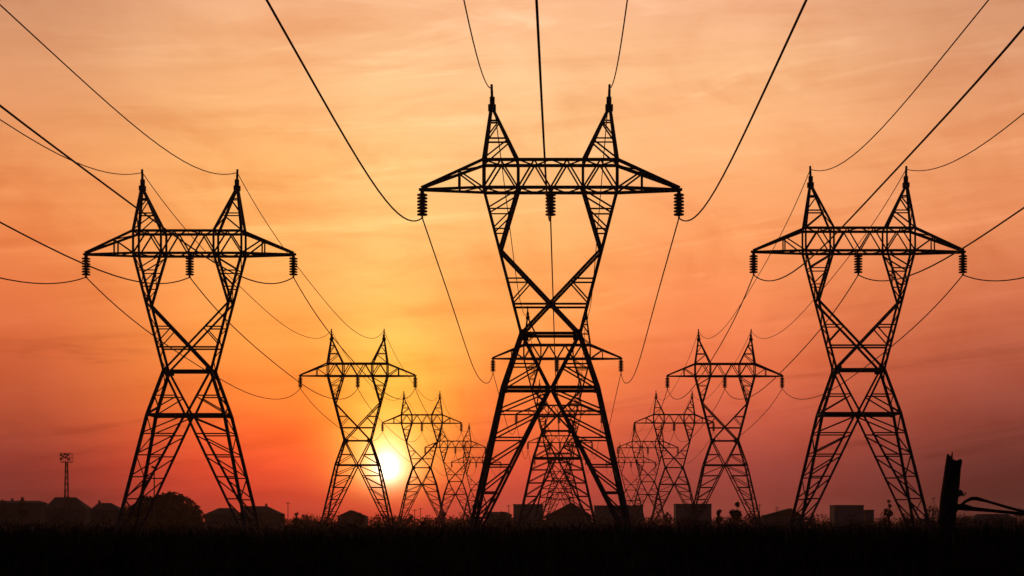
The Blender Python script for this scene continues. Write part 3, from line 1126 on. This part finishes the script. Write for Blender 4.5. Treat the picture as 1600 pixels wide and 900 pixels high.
rail([(1484, 806, 0.25), (1497, 794, 0), (1508, 784, 0), (1518, 779, 0), (1526, 779, 0), (1545, 784, -.2), (1575, 793, -.5), (1600, 799.5, -.8), (1640, 812, -1.0), (1690, 834, -1.2), (1700, 862, -1.2)],
     [0.05, 0.045, 0.04, 0.05, 0.055, 0.035, 0.04, 0.04, 0.04, 0.04, 0.04], 'upper thin rail arching out from the broken post to the right edge')
rail([(1482, 789, 0.2), (1496, 792, 0), (1510, 793, 0), (1520, 795, 0), (1550, 798, -.3), (1580, 801, -.6), (1612, 805, -.9), (1660, 815, -1.3), (1720, 838, -1.9), (1736, 864, -2.1)],
     [0.06, 0.085, 0.09, 0.06, 0.045, 0.045, 0.05, 0.045, 0.045, 0.045], 'lower rail drooping from the broken post below the arched one')


# ------------------------------------------------------------------ scrub and grass (nobody could count it)
def scrub():
    rng = random.Random(21)
    mb = MB()
    for band, (d0, d1, n, h0, h1) in enumerate(((330, 440, 330, 2.4, 4.8), (230, 330, 260, 1.8, 3.4), (175, 240, 260, 1.3, 2.6), (120, 175, 220, 0.8, 1.8), (62, 100, 130, 0.25, 0.6))):
        for _ in range(n):
            d = rng.uniform(d0, d1)
            half = 0.52 * d
            x = rng.uniform(-half * 0.95, half * 0.85)
            h = rng.uniform(h0, h1) * rng.uniform(0.7, 1.0)
            w = h * rng.uniform(0.8, 1.7)
            for _k in range(46):
                a, r = rng.random() * 6.28, math.sqrt(rng.random())
                z = h * (1 - r * r * 0.8) * rng.random() ** 0.6
                leaf_quad(mb, Vector((x + math.cos(a) * r * w, d + math.sin(a) * r * w, swell(x, d) + max(0.05, z))), rng.uniform(0.16, 0.42) * (1 if d > 150 else 0.45), rng)
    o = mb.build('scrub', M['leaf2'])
    return tag(o, 'dark belt of low scrub and weeds in front of the houses', None, None, 'stuff')


def far_wood():
    rng = random.Random(8)
    mb = MB()
    for d0, base, amp, n in ((840, 6.2, 4.2, 330), (680, 5.4, 3.4, 300)):
        for _ in range(n):
            d = d0 + rng.uniform(-40, 40)
            x = rng.uniform(-0.46, 0.38) * d
            u = 0.5 + 0.5 * math.sin(x * 0.045 + d0) * math.sin(x * 0.021 + 1.3)
            h = (base + amp * u) * rng.uniform(0.75, 1.0)
            w = h * rng.uniform(0.6, 1.1)
            for _k in range(80):
                v = Vector((rng.gauss(0, 1), rng.gauss(0, 1), abs(rng.gauss(0, 1)))).normalized() * rng.random() ** 0.3
                leaf_quad(mb, Vector((x + v.x * w, d + v.y * w, 0.2 + v.z * h)), rng.uniform(0.3, 0.7), rng)
    o = mb.build('far_wood', M['leaf'])
    return tag(o, 'hazy far-off belt of trees behind and between the houses', None, None, 'stuff')


def grass():
    rng = random.Random(5)
    mb = MB()
    for _ in range(36000):
        d = 9 + 130 * rng.random() ** 1.1
        x = rng.uniform(-0.45, 0.40) * d
        h = rng.uniform(0.25, 0.75) * rng.uniform(0.6, 1.1)
        w = 0.010 + 0.00016 * d
        a = rng.random() * 3.14
        dx, dy = math.cos(a) * w, math.sin(a) * w
        lx, ly = rng.gauss(0, 0.22) * h, rng.gauss(0, 0.22) * h
        g = swell(x, d)
        h0, h = h, h + g
        o = len(mb.v)
        mb.v += [(x - dx, d - dy, g - 0.12), (x + dx, d + dy, g - 0.12), (x + dx * .6 + lx * .4, d + dy * .6 + ly * .4, g + h0 * .6), (x - dx * .6 + lx * .4, d - dy * .6 + ly * .4, g + h0 * .6), (x + lx, d + ly, h)]
        mb.f += [(o, o + 1, o + 2, o + 3), (o + 3, o + 2, o + 4)]
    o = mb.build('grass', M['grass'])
    return tag(o, 'dark rough grass over the foreground field', None, None, 'stuff')


far_wood()
scrub()
grass()

# ------------------------------------------------------------------ air
hz = MB().box((0, 1200, 22.5), (6800, 4400, 51)).build('haze', M['soil'])
hm = bpy.data.materials.new('haze_air')
hm.use_nodes = True
ht = hm.node_tree
ht.nodes.clear()
pv = ht.nodes.new('ShaderNodeVolumePrincipled')
pv.inputs['Color'].default_value = (0.96, 0.78, 0.74, 1)
pv.inputs['Density'].default_value = 0.00005
pv.inputs['Anisotropy'].default_value = 0.72
ho = ht.nodes.new('ShaderNodeOutputMaterial')
ht.links.new(pv.outputs[0], ho.inputs['Volume'])
hz.data.materials.clear()
hz.data.materials.append(hm)
tag(hz, 'thin evening haze over the field', None, None, 'stuff')
